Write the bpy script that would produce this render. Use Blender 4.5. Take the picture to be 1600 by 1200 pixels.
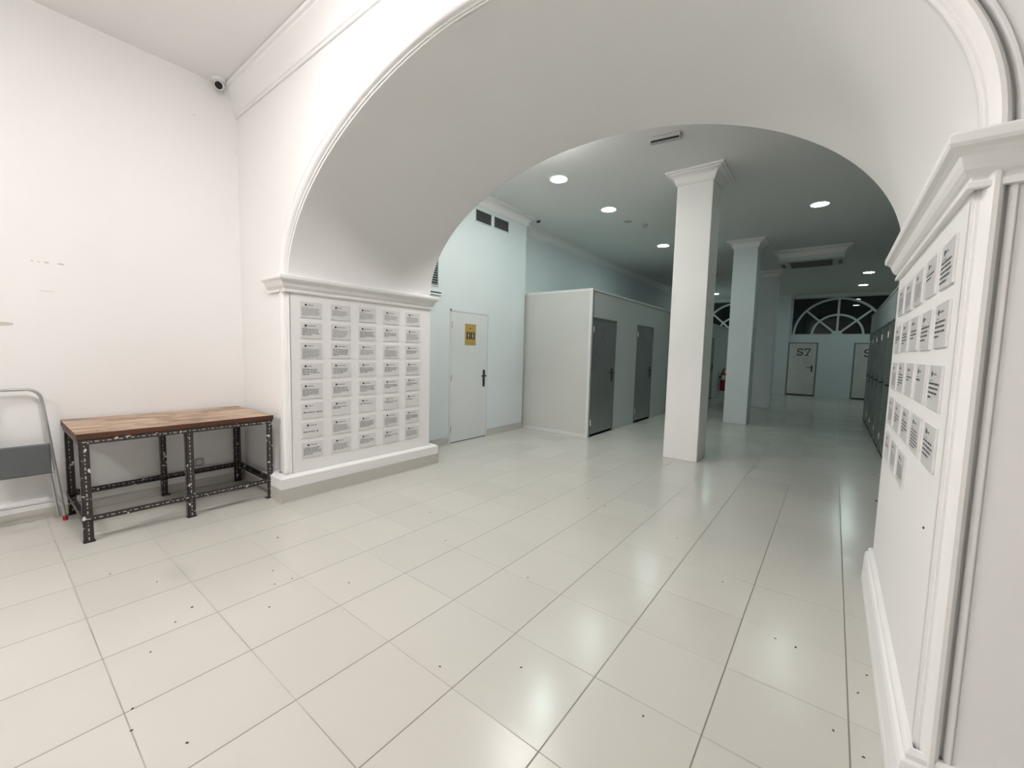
import bpy, bmesh, math, random
from mathutils import Vector, Matrix
random.seed(7)
for o in list(bpy.data.objects): bpy.data.objects.remove(o, do_unlink=True)
SC = bpy.context.scene
COL = SC.collection
PI = math.pi

# ------------------------------------------------------------------ camera
YAW, PITCH, ROLL, FPX, CAMH = -.65767, .07949, .02534, 647.804, 1.45492
fw = Vector((math.sin(YAW)*math.cos(PITCH), math.cos(YAW)*math.cos(PITCH), -math.sin(PITCH)))
rt = Vector((math.cos(YAW), -math.sin(YAW), 0)); up = rt.cross(fw)
r2 = rt*math.cos(ROLL)+up*math.sin(ROLL); u2 = -rt*math.sin(ROLL)+up*math.cos(ROLL)
cd = bpy.data.cameras.new('camera'); cd.sensor_width = 36; cd.sensor_fit = 'HORIZONTAL'
cd.lens = 36*FPX/1600; cd.clip_start = .02; cd.clip_end = 200
cam = bpy.data.objects.new('camera', cd); COL.objects.link(cam)
M = Matrix((r2, u2, -fw)).transposed().to_4x4(); M.translation = Vector((0, 0, CAMH))
cam.matrix_world = M
SC.camera = cam

# ------------------------------------------------------------------ world, exposure
SC.view_settings.view_transform = 'Standard'; SC.view_settings.look = 'None'
SC.view_settings.exposure = 0.5; SC.view_settings.gamma = 1; SC.view_settings.use_curve_mapping = False
w = bpy.data.worlds.new('night'); SC.world = w; w.use_nodes = True
w.node_tree.nodes['Background'].inputs[0].default_value = (.01, .014, .018, 1)
w.node_tree.nodes['Background'].inputs[1].default_value = .05

FRONT_LIGHT = (1, .942, .94); FRONT_POWER = 46
FILL_POWER = 50
BACK_LIGHT = (.80, 1, .94); BACK_STRENGTH = 58

# ------------------------------------------------------------------ materials
def hexc(r, g, b):
    f = lambda c: (c/255/12.92) if c/255 <= .04045 else ((c/255+.055)/1.055)**2.4
    return (f(r), f(g), f(b), 1)
class NT:
    def __init__(s, name):
        s.m = bpy.data.materials.new(name); s.m.use_nodes = True; s.t = s.m.node_tree; s.b = s.t.nodes['Principled BSDF']
    def n(s, typ, **kw):
        x = s.t.nodes.new(typ)
        for k, v in kw.items():
            if k.startswith('i_'):
                k = k[2:]; x.inputs[int(k) if k.isdigit() else k].default_value = v
            else: setattr(x, k, v)
        return x
    def l(s, a, b): s.t.links.new(a, b)
    def math(s, op, a, b=None, c=None, clamp=False):
        x = s.n('ShaderNodeMath', operation=op); x.use_clamp = clamp
        for i, v in enumerate((a, b, c)):
            if v is None: continue
            if isinstance(v, (int, float)): x.inputs[i].default_value = v
            else: s.l(v, x.inputs[i])
        return x.outputs[0]
    def mix(s, f, a, b):
        x = s.n('ShaderNodeMix', data_type='RGBA')
        for i, v in ((0, f), (6, a), (7, b)):
            if isinstance(v, (int, float)): x.inputs[i].default_value = v
            elif isinstance(v, tuple): x.inputs[i].default_value = v
            else: s.l(v, x.inputs[i])
        return x.outputs[2]
def pm(name, col, rough=.5, metal=0, bump=0, bscale=40, var=0, vscale=3, spec=.5, trans=0):
    k = NT(name); k.b.inputs['Base Color'].default_value = col; k.b.inputs['Roughness'].default_value = rough
    k.b.inputs['Metallic'].default_value = metal; k.b.inputs['Specular IOR Level'].default_value = spec
    k.b.inputs['Transmission Weight'].default_value = trans
    tc = k.n('ShaderNodeTexCoord')
    if var:
        nz = k.n('ShaderNodeTexNoise', i_Scale=vscale, i_Detail=5.0); k.l(tc.outputs['Object'], nz.inputs['Vector'])
        f = k.math('MULTIPLY', k.math('SUBTRACT', nz.outputs[0], .5), 2*var)
        hs = k.n('ShaderNodeHueSaturation'); hs.inputs['Color'].default_value = col
        k.l(k.math('ADD', f, 1.0), hs.inputs['Value']); k.l(hs.outputs[0], k.b.inputs['Base Color'])
    if bump:
        nz = k.n('ShaderNodeTexNoise', i_Scale=bscale, i_Detail=6.0); k.l(tc.outputs['Object'], nz.inputs['Vector'])
        bp = k.n('ShaderNodeBump', i_Distance=bump); bp.inputs['Strength'].default_value = .6
        k.l(nz.outputs[0], bp.inputs['Height']); k.l(bp.outputs[0], k.b.inputs['Normal'])
    return k.m
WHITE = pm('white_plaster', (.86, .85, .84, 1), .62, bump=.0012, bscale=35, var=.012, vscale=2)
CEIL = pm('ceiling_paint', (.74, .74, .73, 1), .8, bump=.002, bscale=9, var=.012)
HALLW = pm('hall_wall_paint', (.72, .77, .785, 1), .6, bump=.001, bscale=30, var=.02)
TRIMM = pm('moulding_paint', (.86, .85, .84, 1), .5, bump=.0008, bscale=50)
PANEL = pm('partition_laminate', (.60, .60, .575, 1), .5, var=.03, vscale=1.5)
PANELG = pm('partition_side_laminate', (.56, .60, .59, 1), .42, var=.03, vscale=1.5)
ALU = pm('painted_aluminium', (.74, .74, .73, 1), .35, .15)
STRIP = pm('skirting_tile', (.56, .54, .50, 1), .35, var=.05, vscale=6)
DOORG = pm('galvanised_door_metal', (.31, .32, .32, 1), .38, .75, var=.12, vscale=2.5)
DOORLIT = pm('door_metal_painted_reflection', (.66, .65, .64, 1), .36, .35, var=.25, vscale=1.8)  # cubicle door metal made lighter, its bright reflection painted into the colour
DOORW = pm('white_door_paint', (.70, .72, .72, 1), .45, bump=.0008, bscale=20, var=.03)
FRAMEG = pm('door_frame_metal', (.20, .23, .225, 1), .4, .5)
BLACK = pm('black_plastic', (.012, .012, .014, 1), .4)
DARK = pm('dark_rubber', (.02, .02, .02, 1), .7)
CHROME = pm('bright_hinge_metal', (.75, .75, .75, 1), .25, 1)
PLATE = pm('acrylic_card', (.73, .715, .71, 1), .3, spec=.5)
PLATEEDGE = pm('acrylic_edge', (.8, .8, .8, 1), .2)
INK = pm('black_ink', (.07, .07, .075, 1), .6)
INKG = pm('grey_ink', (.27, .27, .28, 1), .6)
STENCIL = pm('stencil_paint', (.035, .045, .045, 1), .6)
FAINT = pm('faded_stencil_paint', (.20, .17, .17, 1), .6)
BRASS = pm('brushed_brass_plate', (.50, .35, .10, 1), .45, .25, var=.12, vscale=30)
BROWN = pm('dark_brown_enamel', (.035, .018, .008, 1), .5)
CREAM = pm('cream_pictogram', (.55, .50, .40, 1), .5)
LAM = pm('light_grille_frame', (.55, .57, .57, 1), .5)
GRIL = pm('grille_dark', (.02, .022, .024, 1), .6)
GRIB = pm('grille_brownish', (.16, .15, .14, 1), .6)
PLASW = pm('white_plastic', (.75, .75, .74, 1), .35)
PLASG = pm('grey_plastic', (.42, .42, .41, 1), .4)
RED = pm('red_enamel', (.28, .008, .01, 1), .3)
REDR = pm('red_rubber', (.35, .01, .02, 1), .5)
TUBE = pm('ladder_tube_metal', (.42, .42, .42, 1), .4, .6)
STEPM = pm('ladder_step_grey', (.13, .14, .14, 1), .5, .2)
LENS = pm('camera_lens_black', (.006, .006, .01, 1), .12)
PATCH = pm('old_filler_patch', (.60, .57, .50, 1), .7)
GLASS = pm('window_glass', (.9, .95, .95, 1), .0, trans=1)
MUNT = pm('window_bar_paint', (.66, .70, .69, 1), .45)
DIRT = pm('dirt_crumb', (.05, .04, .03, 1), .8)
def emis(name, col, st):
    k = NT(name); k.b.inputs['Emission Color'].default_value = (*col, 1); k.b.inputs['Emission Strength'].default_value = st
    k.b.inputs['Base Color'].default_value = (.8, .8, .8, 1); return k.m
GLOW = emis('downlight_diffuser_lit', BACK_LIGHT, BACK_STRENGTH)

def floor_material():
    k = NT('glossy_floor_tiles'); T = .45
    tc = k.n('ShaderNodeTexCoord'); sp = k.n('ShaderNodeSeparateXYZ'); k.l(tc.outputs['Object'], sp.inputs[0])
    u = k.math('DIVIDE', k.math('ADD', sp.outputs[0], 3.00366+45), T); v = k.math('DIVIDE', k.math('ADD', sp.outputs[1], -.28963+45), T)
    def line(c, wid):
        f = k.math('FRACT', c); d = k.math('MINIMUM', f, k.math('SUBTRACT', 1.0, f))
        return k.math('SUBTRACT', 1.0, k.math('DIVIDE', d, wid/T), clamp=True)
    nz = k.n('ShaderNodeTexNoise', i_Scale=2.2, i_Detail=3.0); k.l(tc.outputs['Object'], nz.inputs['Vector'])
    nf = k.math('MULTIPLY_ADD', nz.outputs[0], 1.6, -.12, clamp=True)
    lu = k.math('MULTIPLY', k.math('POWER', line(u, .0038), .5), .88)
    lv = k.math('MULTIPLY', k.math('POWER', line(v, .0030), .5), k.math('MULTIPLY', nf, .8))
    ln = k.math('MAXIMUM', lu, lv, clamp=True)
    cell = k.n('ShaderNodeCombineXYZ'); k.l(k.math('FLOOR', u), cell.inputs[0]); k.l(k.math('FLOOR', v), cell.inputs[1])
    wn = k.n('ShaderNodeTexWhiteNoise', noise_dimensions='3D'); k.l(cell.outputs[0], wn.inputs['Vector'])
    n2 = k.n('ShaderNodeTexNoise', i_Scale=1.3, i_Detail=6.0, i_Roughness=.6); k.l(tc.outputs['Object'], n2.inputs['Vector'])
    val = k.math('ADD', k.math('MULTIPLY_ADD', wn.outputs[0], .035, .98), k.math('MULTIPLY_ADD', n2.outputs[0], .10, -.05))
    # old soft smudge near the workbench
    dx = k.math('DIVIDE', k.math('ADD', sp.outputs[0], 3.19), .13); dy = k.math('DIVIDE', k.math('ADD', sp.outputs[1], -.72), .07)
    dd = k.math('ADD', k.math('MULTIPLY', dx, dx), k.math('MULTIPLY', dy, dy))
    sm = k.math('MULTIPLY', k.math('SUBTRACT', 1.0, k.math('MULTIPLY', dd, .5), clamp=True), .08)
    val = k.math('SUBTRACT', val, sm)
    hs = k.n('ShaderNodeHueSaturation'); hs.inputs['Color'].default_value = (.575, .56, .515, 1); k.l(val, hs.inputs['Value'])
    c = k.mix(ln, hs.outputs[0], (.10, .07, .05, 1)); k.l(c, k.b.inputs['Base Color'])
    n3 = k.n('ShaderNodeTexNoise', i_Scale=9.0, i_Detail=5.0); k.l(tc.outputs['Object'], n3.inputs['Vector'])
    k.l(k.math('ADD', k.math('MULTIPLY_ADD', n3.outputs[0], .05, k.math('MULTIPLY_ADD', wn.outputs[0], .06, .155)), k.math('MULTIPLY', ln, .4)), k.b.inputs['Roughness'])
    k.b.inputs['Specular IOR Level'].default_value = .55
    # each tile is laid a hair out of level
    s1 = k.n('ShaderNodeSeparateColor'); k.l(wn.outputs['Color'], s1.inputs[0])
    tx = k.math('MULTIPLY', k.math('SUBTRACT', s1.outputs[0], .5), .024); ty = k.math('MULTIPLY', k.math('SUBTRACT', s1.outputs[1], .5), .024)
    cb = k.n('ShaderNodeCombineXYZ'); k.l(tx, cb.inputs[0]); k.l(ty, cb.inputs[1]); cb.inputs[2].default_value = 1
    nm = k.n('ShaderNodeVectorMath', operation='NORMALIZE'); k.l(cb.outputs[0], nm.inputs[0])
    bp = k.n('ShaderNodeBump', i_Distance=.0006); bp.inputs['Strength'].default_value = .3
    n4 = k.n('ShaderNodeTexNoise', i_Scale=14.0, i_Detail=3.0); k.l(tc.outputs['Object'], n4.inputs['Vector'])
    k.l(n4.outputs[0], bp.inputs['Height']); k.l(nm.outputs[0], bp.inputs['Normal'])
    k.l(bp.outputs[0], k.b.inputs['Normal'])
    return k.m
FLOORM = floor_material()

def wood_material(name, c1, c2, c3, dirt=.35):
    k = NT(name); tc = k.n('ShaderNodeTexCoord'); mp = k.n('ShaderNodeMapping'); mp.inputs['Scale'].default_value = (9, 1.2, 9)
    k.l(tc.outputs['Object'], mp.inputs[0])
    a = k.n('ShaderNodeTexNoise', i_Scale=2.2, i_Detail=8.0, i_Roughness=.62); k.l(mp.outputs[0], a.inputs['Vector'])
    b = k.n('ShaderNodeTexNoise', i_Scale=3.0, i_Detail=5.0); k.l(tc.outputs['Object'], b.inputs['Vector'])
    cr = k.n('ShaderNodeValToRGB'); cr.color_ramp.elements[0].position = .36; cr.color_ramp.elements[0].color = c1
    cr.color_ramp.elements[1].position = .6; cr.color_ramp.elements[1].color = c2; k.l(a.outputs[0], cr.inputs[0])
    f = k.math('MULTIPLY', k.math('MULTIPLY_ADD', b.outputs[0], 6, -3.0, clamp=True), dirt)
    k.l(k.mix(f, cr.outputs[0], c3), k.b.inputs['Base Color']); k.b.inputs['Roughness'].default_value = .6
    return k.m
WOODT = wood_material('worn_light_wood', (.25, .155, .10, 1), (.55, .42, .31, 1), (.14, .08, .05, 1), .8)
WOODE = wood_material('dark_brown_wood', (.055, .018, .007, 1), (.10, .035, .012, 1), (.03, .01, .005, 1))
def slotted_material():
    k = NT('slotted_angle_steel_paint_splashed'); tc = k.n('ShaderNodeTexCoord')
    a = k.n('ShaderNodeTexNoise', i_Scale=26.0, i_Detail=3.0); k.l(tc.outputs['Object'], a.inputs['Vector'])
    f = k.math('MULTIPLY_ADD', a.outputs[0], 30, -19.3, clamp=True)
    k.l(k.mix(f, (.045, .036, .034, 1), (.75, .73, .70, 1)), k.b.inputs['Base Color'])
    k.b.inputs['Roughness'].default_value = .45; k.b.inputs['Metallic'].default_value = .3
    return k.m
SLOT = slotted_material()
SLOTHOLE = pm('slot_seen_through', (.50, .47, .45, 1), .6)

# ------------------------------------------------------------------ mesh helpers
def put(name, bm, mat, parent=None, smooth=False, bevel=0, seg=2):
    me = bpy.data.meshes.new(name); bmesh.ops.recalc_face_normals(bm, faces=bm.faces); bm.to_mesh(me); bm.free()
    mats = mat if isinstance(mat, list) else [mat]
    for m in mats: me.materials.append(m)
    o = bpy.data.objects.new(name, me); COL.objects.link(o)
    if smooth:
        for p in me.polygons: p.use_smooth = True
        me.set_sharp_from_angle(angle=math.radians(38))
    if bevel:
        b = o.modifiers.new('bevel', 'BEVEL'); b.width = bevel; b.segments = seg; b.limit_method = 'ANGLE'; b.angle_limit = math.radians(40)
    if parent: o.parent = parent
    return o
def tag(o, label, cat, group=None, kind=None):
    o['label'] = label; o['category'] = cat
    if group: o['group'] = group
    if kind: o['kind'] = kind
    return o
def struct(o, label, cat): return tag(o, label, cat, kind='structure')
def empty(name, loc=(0, 0, 0), rz=0):
    o = bpy.data.objects.new(name, None); o.location = loc; o.rotation_euler = (0, 0, rz); o.empty_display_size = .1
    COL.objects.link(o); return o
def box(bm, x0, x1, y0, y1, z0, z1, mi=0):
    vs = [bm.verts.new((x, y, z)) for z in (z0, z1) for y in (y0, y1) for x in (x0, x1)]
    for f in ((0, 1, 3, 2), (4, 6, 7, 5), (0, 4, 5, 1), (2, 3, 7, 6), (0, 2, 6, 4), (1, 5, 7, 3)):
        fc = bm.faces.new([vs[i] for i in f]); fc.material_index = mi
def B(*a, mi=0):
    bm = bmesh.new()
    for t in ([a] if not isinstance(a[0], (tuple, list)) else a): box(bm, *t, mi=mi)
    return bm
def quad(bm, *p, mi=0):
    f = bm.faces.new([bm.verts.new(q) for q in p]); f.material_index = mi
def cyl(bm, c, ax, r, h, n=24, r2=None, mi=0):
    ax = Vector(ax).normalized(); c = Vector(c); a = ax.orthogonal().normalized(); b = ax.cross(a); r2 = r if r2 is None else r2
    A = [bm.verts.new(c+(a*math.cos(2*PI*i/n)+b*math.sin(2*PI*i/n))*r) for i in range(n)]
    D = [bm.verts.new(c+ax*h+(a*math.cos(2*PI*i/n)+b*math.sin(2*PI*i/n))*r2) for i in range(n)]
    for i in range(n):
        f = bm.faces.new([A[i], A[(i+1) % n], D[(i+1) % n], D[i]]); f.material_index = mi
    bm.faces.new(A[::-1]).material_index = mi; bm.faces.new(D).material_index = mi
def lathe(bm, c, prof, n=24, axis=(0, 0, 1)):
    ax = Vector(axis).normalized(); c = Vector(c); a = ax.orthogonal().normalized(); b = ax.cross(a)
    rings = [[bm.verts.new(c+ax*z+(a*math.cos(2*PI*i/n)+b*math.sin(2*PI*i/n))*max(r, 1e-4)) for i in range(n)] for r, z in prof]
    for q in range(len(rings)-1):
        for i in range(n): bm.faces.new([rings[q][i], rings[q][(i+1) % n], rings[q+1][(i+1) % n], rings[q+1][i]])
    bm.faces.new(rings[0][::-1]); bm.faces.new(rings[-1])
def tube(bm, pts, r, n=10, closed=False):
    pts = [Vector(p) for p in pts]; rings = []; N = len(pts); a = None
    for i, p in enumerate(pts):
        t = (pts[(i+1) % N]-pts[i-1]) if (closed or 0 < i < N-1) else (pts[1]-pts[0] if i == 0 else pts[-1]-pts[-2])
        t.normalize()
        a = (t.orthogonal() if a is None else (a-t*a.dot(t))).normalized(); b = t.cross(a)
        rings.append([bm.verts.new(p+(a*math.cos(2*PI*k/n)+b*math.sin(2*PI*k/n))*r) for k in range(n)])
    for i in range(N if closed else N-1):
        A, D = rings[i], rings[(i+1) % N]
        for k in range(n): bm.faces.new([A[k], A[(k+1) % n], D[(k+1) % n], D[k]])
    if not closed: bm.faces.new(rings[0][::-1]); bm.faces.new(rings[-1])
def sweep(path, prof, closed=False, bm=None):
    """profile (out, z) carried along a plan path; outward = right-hand side of travel, mitred corners"""
    bm = bm or bmesh.new(); N = len(path); P = [Vector(p) for p in path]; rings = []
    for i in range(N):
        d0 = (P[i]-P[i-1]).normalized() if (closed or i > 0) else None
        d1 = (P[(i+1) % N]-P[i]).normalized() if (closed or i < N-1) else None
        n0 = Vector((d0.y, -d0.x)) if d0 else None; n1 = Vector((d1.y, -d1.x)) if d1 else None
        if n0 is None: m = n1
        elif n1 is None: m = n0
        else: m = (n0+n1)/(1+n0.dot(n1))
        rings.append([bm.verts.new((P[i].x+m.x*o, P[i].y+m.y*o, z)) for o, z in prof])
    K = len(prof)
    for i in range(N if closed else N-1):
        for k in range(K-1): bm.faces.new([rings[i][k], rings[i][k+1], rings[(i+1) % N][k+1], rings[(i+1) % N][k]])
    if not closed:
        for r in (rings[0], rings[-1]):
            bm.faces.new(r)
    return bm

# ------------------------------------------------------------------ measured layout
XL = -5.03                    # left wall of front room
YA, YJ, YB = 1.76, 1.795, 3.48  # arch wall: front face, start of jamb, back face
JL, JR = -4.0, .283           # jamb planes
ZF, ZB = 4.03, 3.9            # ceilings
XC, A0 = (JL+JR)/2, (JR-JL)/2
ZS = 2.09                     # spring of the arch
XT, YT = -4.617, 6.3          # restroom wall plane and its end
XW = -4.95; YFAR = 19.8; XR = 3.3; ROOMX = 3.0; ROOMY = -4.2

EOUT = .088
def outer(t):
    th = PI*(1-t); c, sn = math.cos(th), math.sin(th)
    return XC+(A0+(.14 if c < 0 else .085))*c, ZS+(1.255+.075)*abs(sn)
def ring(t, e):
    # e 0 = inner edge of the moulding, EOUT = its outer edge
    k = e/EOUT; a = arch(t, 0, 1.8); b = outer(t); return a[0]*(1-k)+b[0]*k, a[1]*(1-k)+b[1]*k
def arch(t, e=0.0, n=2.0, b=1.255):
    """t 0 (left spring) .. 1 (right spring)"""
    th = PI*(1-t); c, s = math.cos(th), math.sin(th); m = n if c < 0 else 2.0
    x = XC+(A0+e)*math.copysign(abs(c)**(2/m), c); z = ZS+(b+e)*abs(s)**(2/m); return x, z
TS = [i/96 for i in range(97)]

# ------------------------------------------------------------------ floor, ceilings, walls
struct(put('floor', B(-5.5, 3.6, -4.6, 20.3, -.1, 0), FLOORM), 'beige glossy square floor tiles with thin dark joints', 'floor')
struct(put('ceiling', B(-5.3, 3.3, -4.5, 2.6, ZF, ZF+.1), WHITE), 'white ceiling of the bright front room', 'ceiling')
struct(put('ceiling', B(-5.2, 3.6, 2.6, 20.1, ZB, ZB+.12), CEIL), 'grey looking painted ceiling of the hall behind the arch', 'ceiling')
wl = struct(put('wall_left', B(XL-.2, XL, -4.4, YA+.3, 0, ZF), WHITE), 'plain white wall behind the workbench and step stool', 'wall')
struct(put('wall_right', B(ROOMX, ROOMX+.2, -4.4, YA+.2, 0, ZF), WHITE), 'white wall on the right of the front room', 'wall')
struct(put('wall_back', B(-5.2, 3.2, ROOMY-.2, ROOMY, 0, ZF), WHITE), 'white wall behind the viewer', 'wall')
# arch wall
bm = bmesh.new()
E1 = .088
def face(y, e, n, ztop, xl, xr, ev=None):
    pts = [ring(t, e) if e else arch(t, e, n) for t in TS]
    q0, q1 = pts[0][0], pts[-1][0]; quad(bm, (xl, y, 0), (q0, y, 0), (q0, y, ztop), (xl, y, ztop))
    quad(bm, (q1, y, 0), (xr, y, 0), (xr, y, ztop), (q1, y, ztop))
    for (x0, z0), (x1, z1) in zip(pts, pts[1:]): quad(bm, (x0, y, z0), (x1, y, z1), (x1, y, ztop), (x0, y, ztop))
face(YA, E1, 1.8, ZF, XL, ROOMX)
face(YB, 0, 2.0, ZB, -4.9, XR)
quad(bm, (JL, YJ, 0), (JL, YB, 0), (JL, YB, ZS), (JL, YJ, ZS)); quad(bm, (JR, YJ, 0), (JR, YB, 0), (JR, YB, ZS), (JR, YJ, ZS))
D = 16; grid = [[bm.verts.new((lambda p: (p[0], YJ+(YB-YJ)*j/D, p[1]))(arch(t, 0, 1.8+.2*j/D))) for t in TS] for j in range(D+1)]
for j in range(D):
    for i in range(96): bm.faces.new([grid[j][i], grid[j][i+1], grid[j+1][i+1], grid[j+1][i]])
wm = struct(put('wall_middle', bm, WHITE, smooth=True), 'thick white wall pierced by the wide elliptical arch', 'wall')
# moulded architrave round the arch
prof = [(0, YJ+.004), (0, .026), (.009, .026), (.009, .012), (.016, .012), (.017, .002), (.024, -.014), (.034, -.022), (.045, -.022), (.054, -.013), (.059, .002), (.061, .018),
        (.067, .018), (.069, -.002), (.074, -.008), (.082, -.008), (.087, -.002), (.088, .004)]
path = [('j', JL, z) for z in (.20, 1.0, ZS-.002)]
bm = bmesh.new(); rows = []
def arow(f):
    r = []
    for e, d in prof:
        y = YA+d if d < 1 else d
        x, z = f(e); r.append(bm.verts.new((x, y, z)))
    rows.append(r)
for z in (.20, 1.1, ZS-.003): arow(lambda e, z=z: (JL-e/EOUT*.14, z))
for t in TS: arow(lambda e, t=t: ring(t, e))
for z in (ZS-.003, 1.1, .20): arow(lambda e, z=z: (JR+e/EOUT*.085, z))
for a, b in zip(rows, rows[1:]):
    for k in range(len(prof)-1): bm.faces.new([a[k], a[k+1], b[k+1], b[k]])
struct(put('trim_1', bm, TRIMM, smooth=True), 'rounded white moulding running round the front edge of the arch', 'moulding')
# imposts
IMP = [(0, 1.944), (.022, 1.944), (.022, 1.962), (.014, 1.966), (.014, 1.976), (.024, 1.982), (.036, 1.994), (.044, 2.012), (.050, 2.030), (.062, 2.042), (.078, 2.050), (.083, 2.060), (.083, 2.084), (.07, 2.092), (0, 2.104)]
struct(put('trim_2', sweep([(-4.33, YA), (JL, YA), (JL, YB), (-4.16, YB)], IMP), TRIMM, bevel=.002), 'white moulded impost ledge above the left wall of cards', 'moulding')
struct(put('trim_3', sweep([(.5, YB), (JR, YB), (JR, YA), (ROOMX, YA)], [(o*.85, z) for o, z in IMP]), TRIMM, bevel=.002), 'white moulded impost ledge above the right wall of cards', 'moulding')
# crown moulding of the front room
CR = [(0, 3.755), (.016, 3.755), (.016, 3.775), (.028, 3.782), (.028, 3.80), (.036, 3.83), (.05, 3.88), (.068, 3.92), (.09, 3.955), (.105, 3.97), (.105, 3.985), (.125, 3.99), (.125, 4.025), (.11, 4.031), (0, 4.031)]
struct(put('trim_4', sweep([(XL, YA), (ROOMX, YA)], CR), TRIMM, smooth=True), 'white crown moulding above the arch in the front room', 'moulding')
# baseboards
def base(name, path, o, zt, ztile, label, step=True):
    P = [(0, zt), (o*.72, zt), (o, zt-.018), (o, ztile+.001), (o*.98, ztile), (0, ztile)]
    a = put(name, sweep(path, P), WHITE, bevel=.004); struct(a, label, 'skirting')
    put('tile_strip', sweep(path, [(0, ztile), (o+.001, ztile), (o+.001, .001), (0, .001)]), STRIP, a)
    return a
base('baseboard_left', [(XL, -4.2), (XL, YA)], .045, .165, .085, 'low skirting along the plain wall behind the workbench')
base('baseboard_front', [(XL, YA), (-4.14, YA)], .04, .165, .085, 'short skirting in the corner behind the workbench')
base('baseboard_arch', [(-4.155, YA+.02), (-4.155, YA-.03), (JL+.005, YA-.03), (JL+.005, YB+.02), (-4.2, YB+.02)], .07, .238, .125, 'thick stepped skirting under the left wall of cards')
a = put('baseboard_right', sweep([(.5, YB+.03), (JR, YB+.03), (JR, YA), (ROOMX, YA)], [(0, .235), (.012, .235), (.02, .222), (.02, .205), (.03, .198), (.036, .175), (.038, .06), (.04, .055), (.04, .001), (0, .001)]), WHITE, bevel=.002)
struct(a, 'moulded skirting under the right wall of cards', 'skirting')

# --- hall behind the arch
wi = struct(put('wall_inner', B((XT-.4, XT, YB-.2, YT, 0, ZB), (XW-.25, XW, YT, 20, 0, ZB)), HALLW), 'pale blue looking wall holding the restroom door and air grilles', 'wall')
HC = [(0, 3.735), (.014, 3.735), (.014, 3.75), (.022, 3.755), (.022, 3.77), (.034, 3.80), (.055, 3.835), (.085, 3.86), (.105, 3.868), (.105, 3.88), (.125, 3.884), (.125, 3.901), (0, 3.901)]
struct(put('trim_5', sweep([(XT, YB), (XT, YT), (XW, YT), (XW, YFAR)], HC), TRIMM, smooth=True), 'crown moulding along the left wall of the hall', 'moulding')
base('baseboard_inner', [(XT, YB), (XT, 4.40)], .012, .10, .10, 'low skirting left of the restroom door')
base('baseboard_inner', [(XT, 5.31), (XT, YT)], .012, .10, .10, 'low skirting right of the restroom door')
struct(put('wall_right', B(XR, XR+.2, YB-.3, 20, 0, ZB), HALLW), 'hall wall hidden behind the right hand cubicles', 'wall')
# far wall with window openings
W1, W2 = (-1.44, 1.47), (-4.78, -1.9)
bmf = B((-5, -2.87, YFAR, YFAR+.3, 0, 2.345), (-1.96, XR, YFAR, YFAR+.3, 0, 2.345), (-2.87, -1.96, YFAR, YFAR+.3, 2.06, 2.345),
        (-5, XR, YFAR, YFAR+.3, 3.79, ZB), (-5, W2[0], YFAR, YFAR+.3, 2.345, 3.79), (W2[1], W1[0], YFAR, YFAR+.3, 2.345, 3.79), (W1[1], XR, YFAR, YFAR+.3, 2.345, 3.79))
struct(put('wall_far', bmf, HALLW), 'far end wall of the hall below and around the fanlights', 'wall')
struct(put('trim_6', sweep([(XW, YFAR), (-1.88, YFAR), (-1.88, YFAR-.18), (-1.46, YFAR-.18), (-1.46, YFAR), (XR, YFAR)], [(o*.8, 3.9-(3.9-z)*.55) for o, z in HC]), TRIMM, smooth=True), 'crown moulding above the fanlights at the end of the hall', 'moulding')
struct(put('trim_7', B(-1.88, -1.46, YFAR-.18, YFAR+.02, 0, ZB-.06), HALLW, bevel=.004), 'flat pilaster between the two fanlight windows', 'pilaster')

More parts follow.
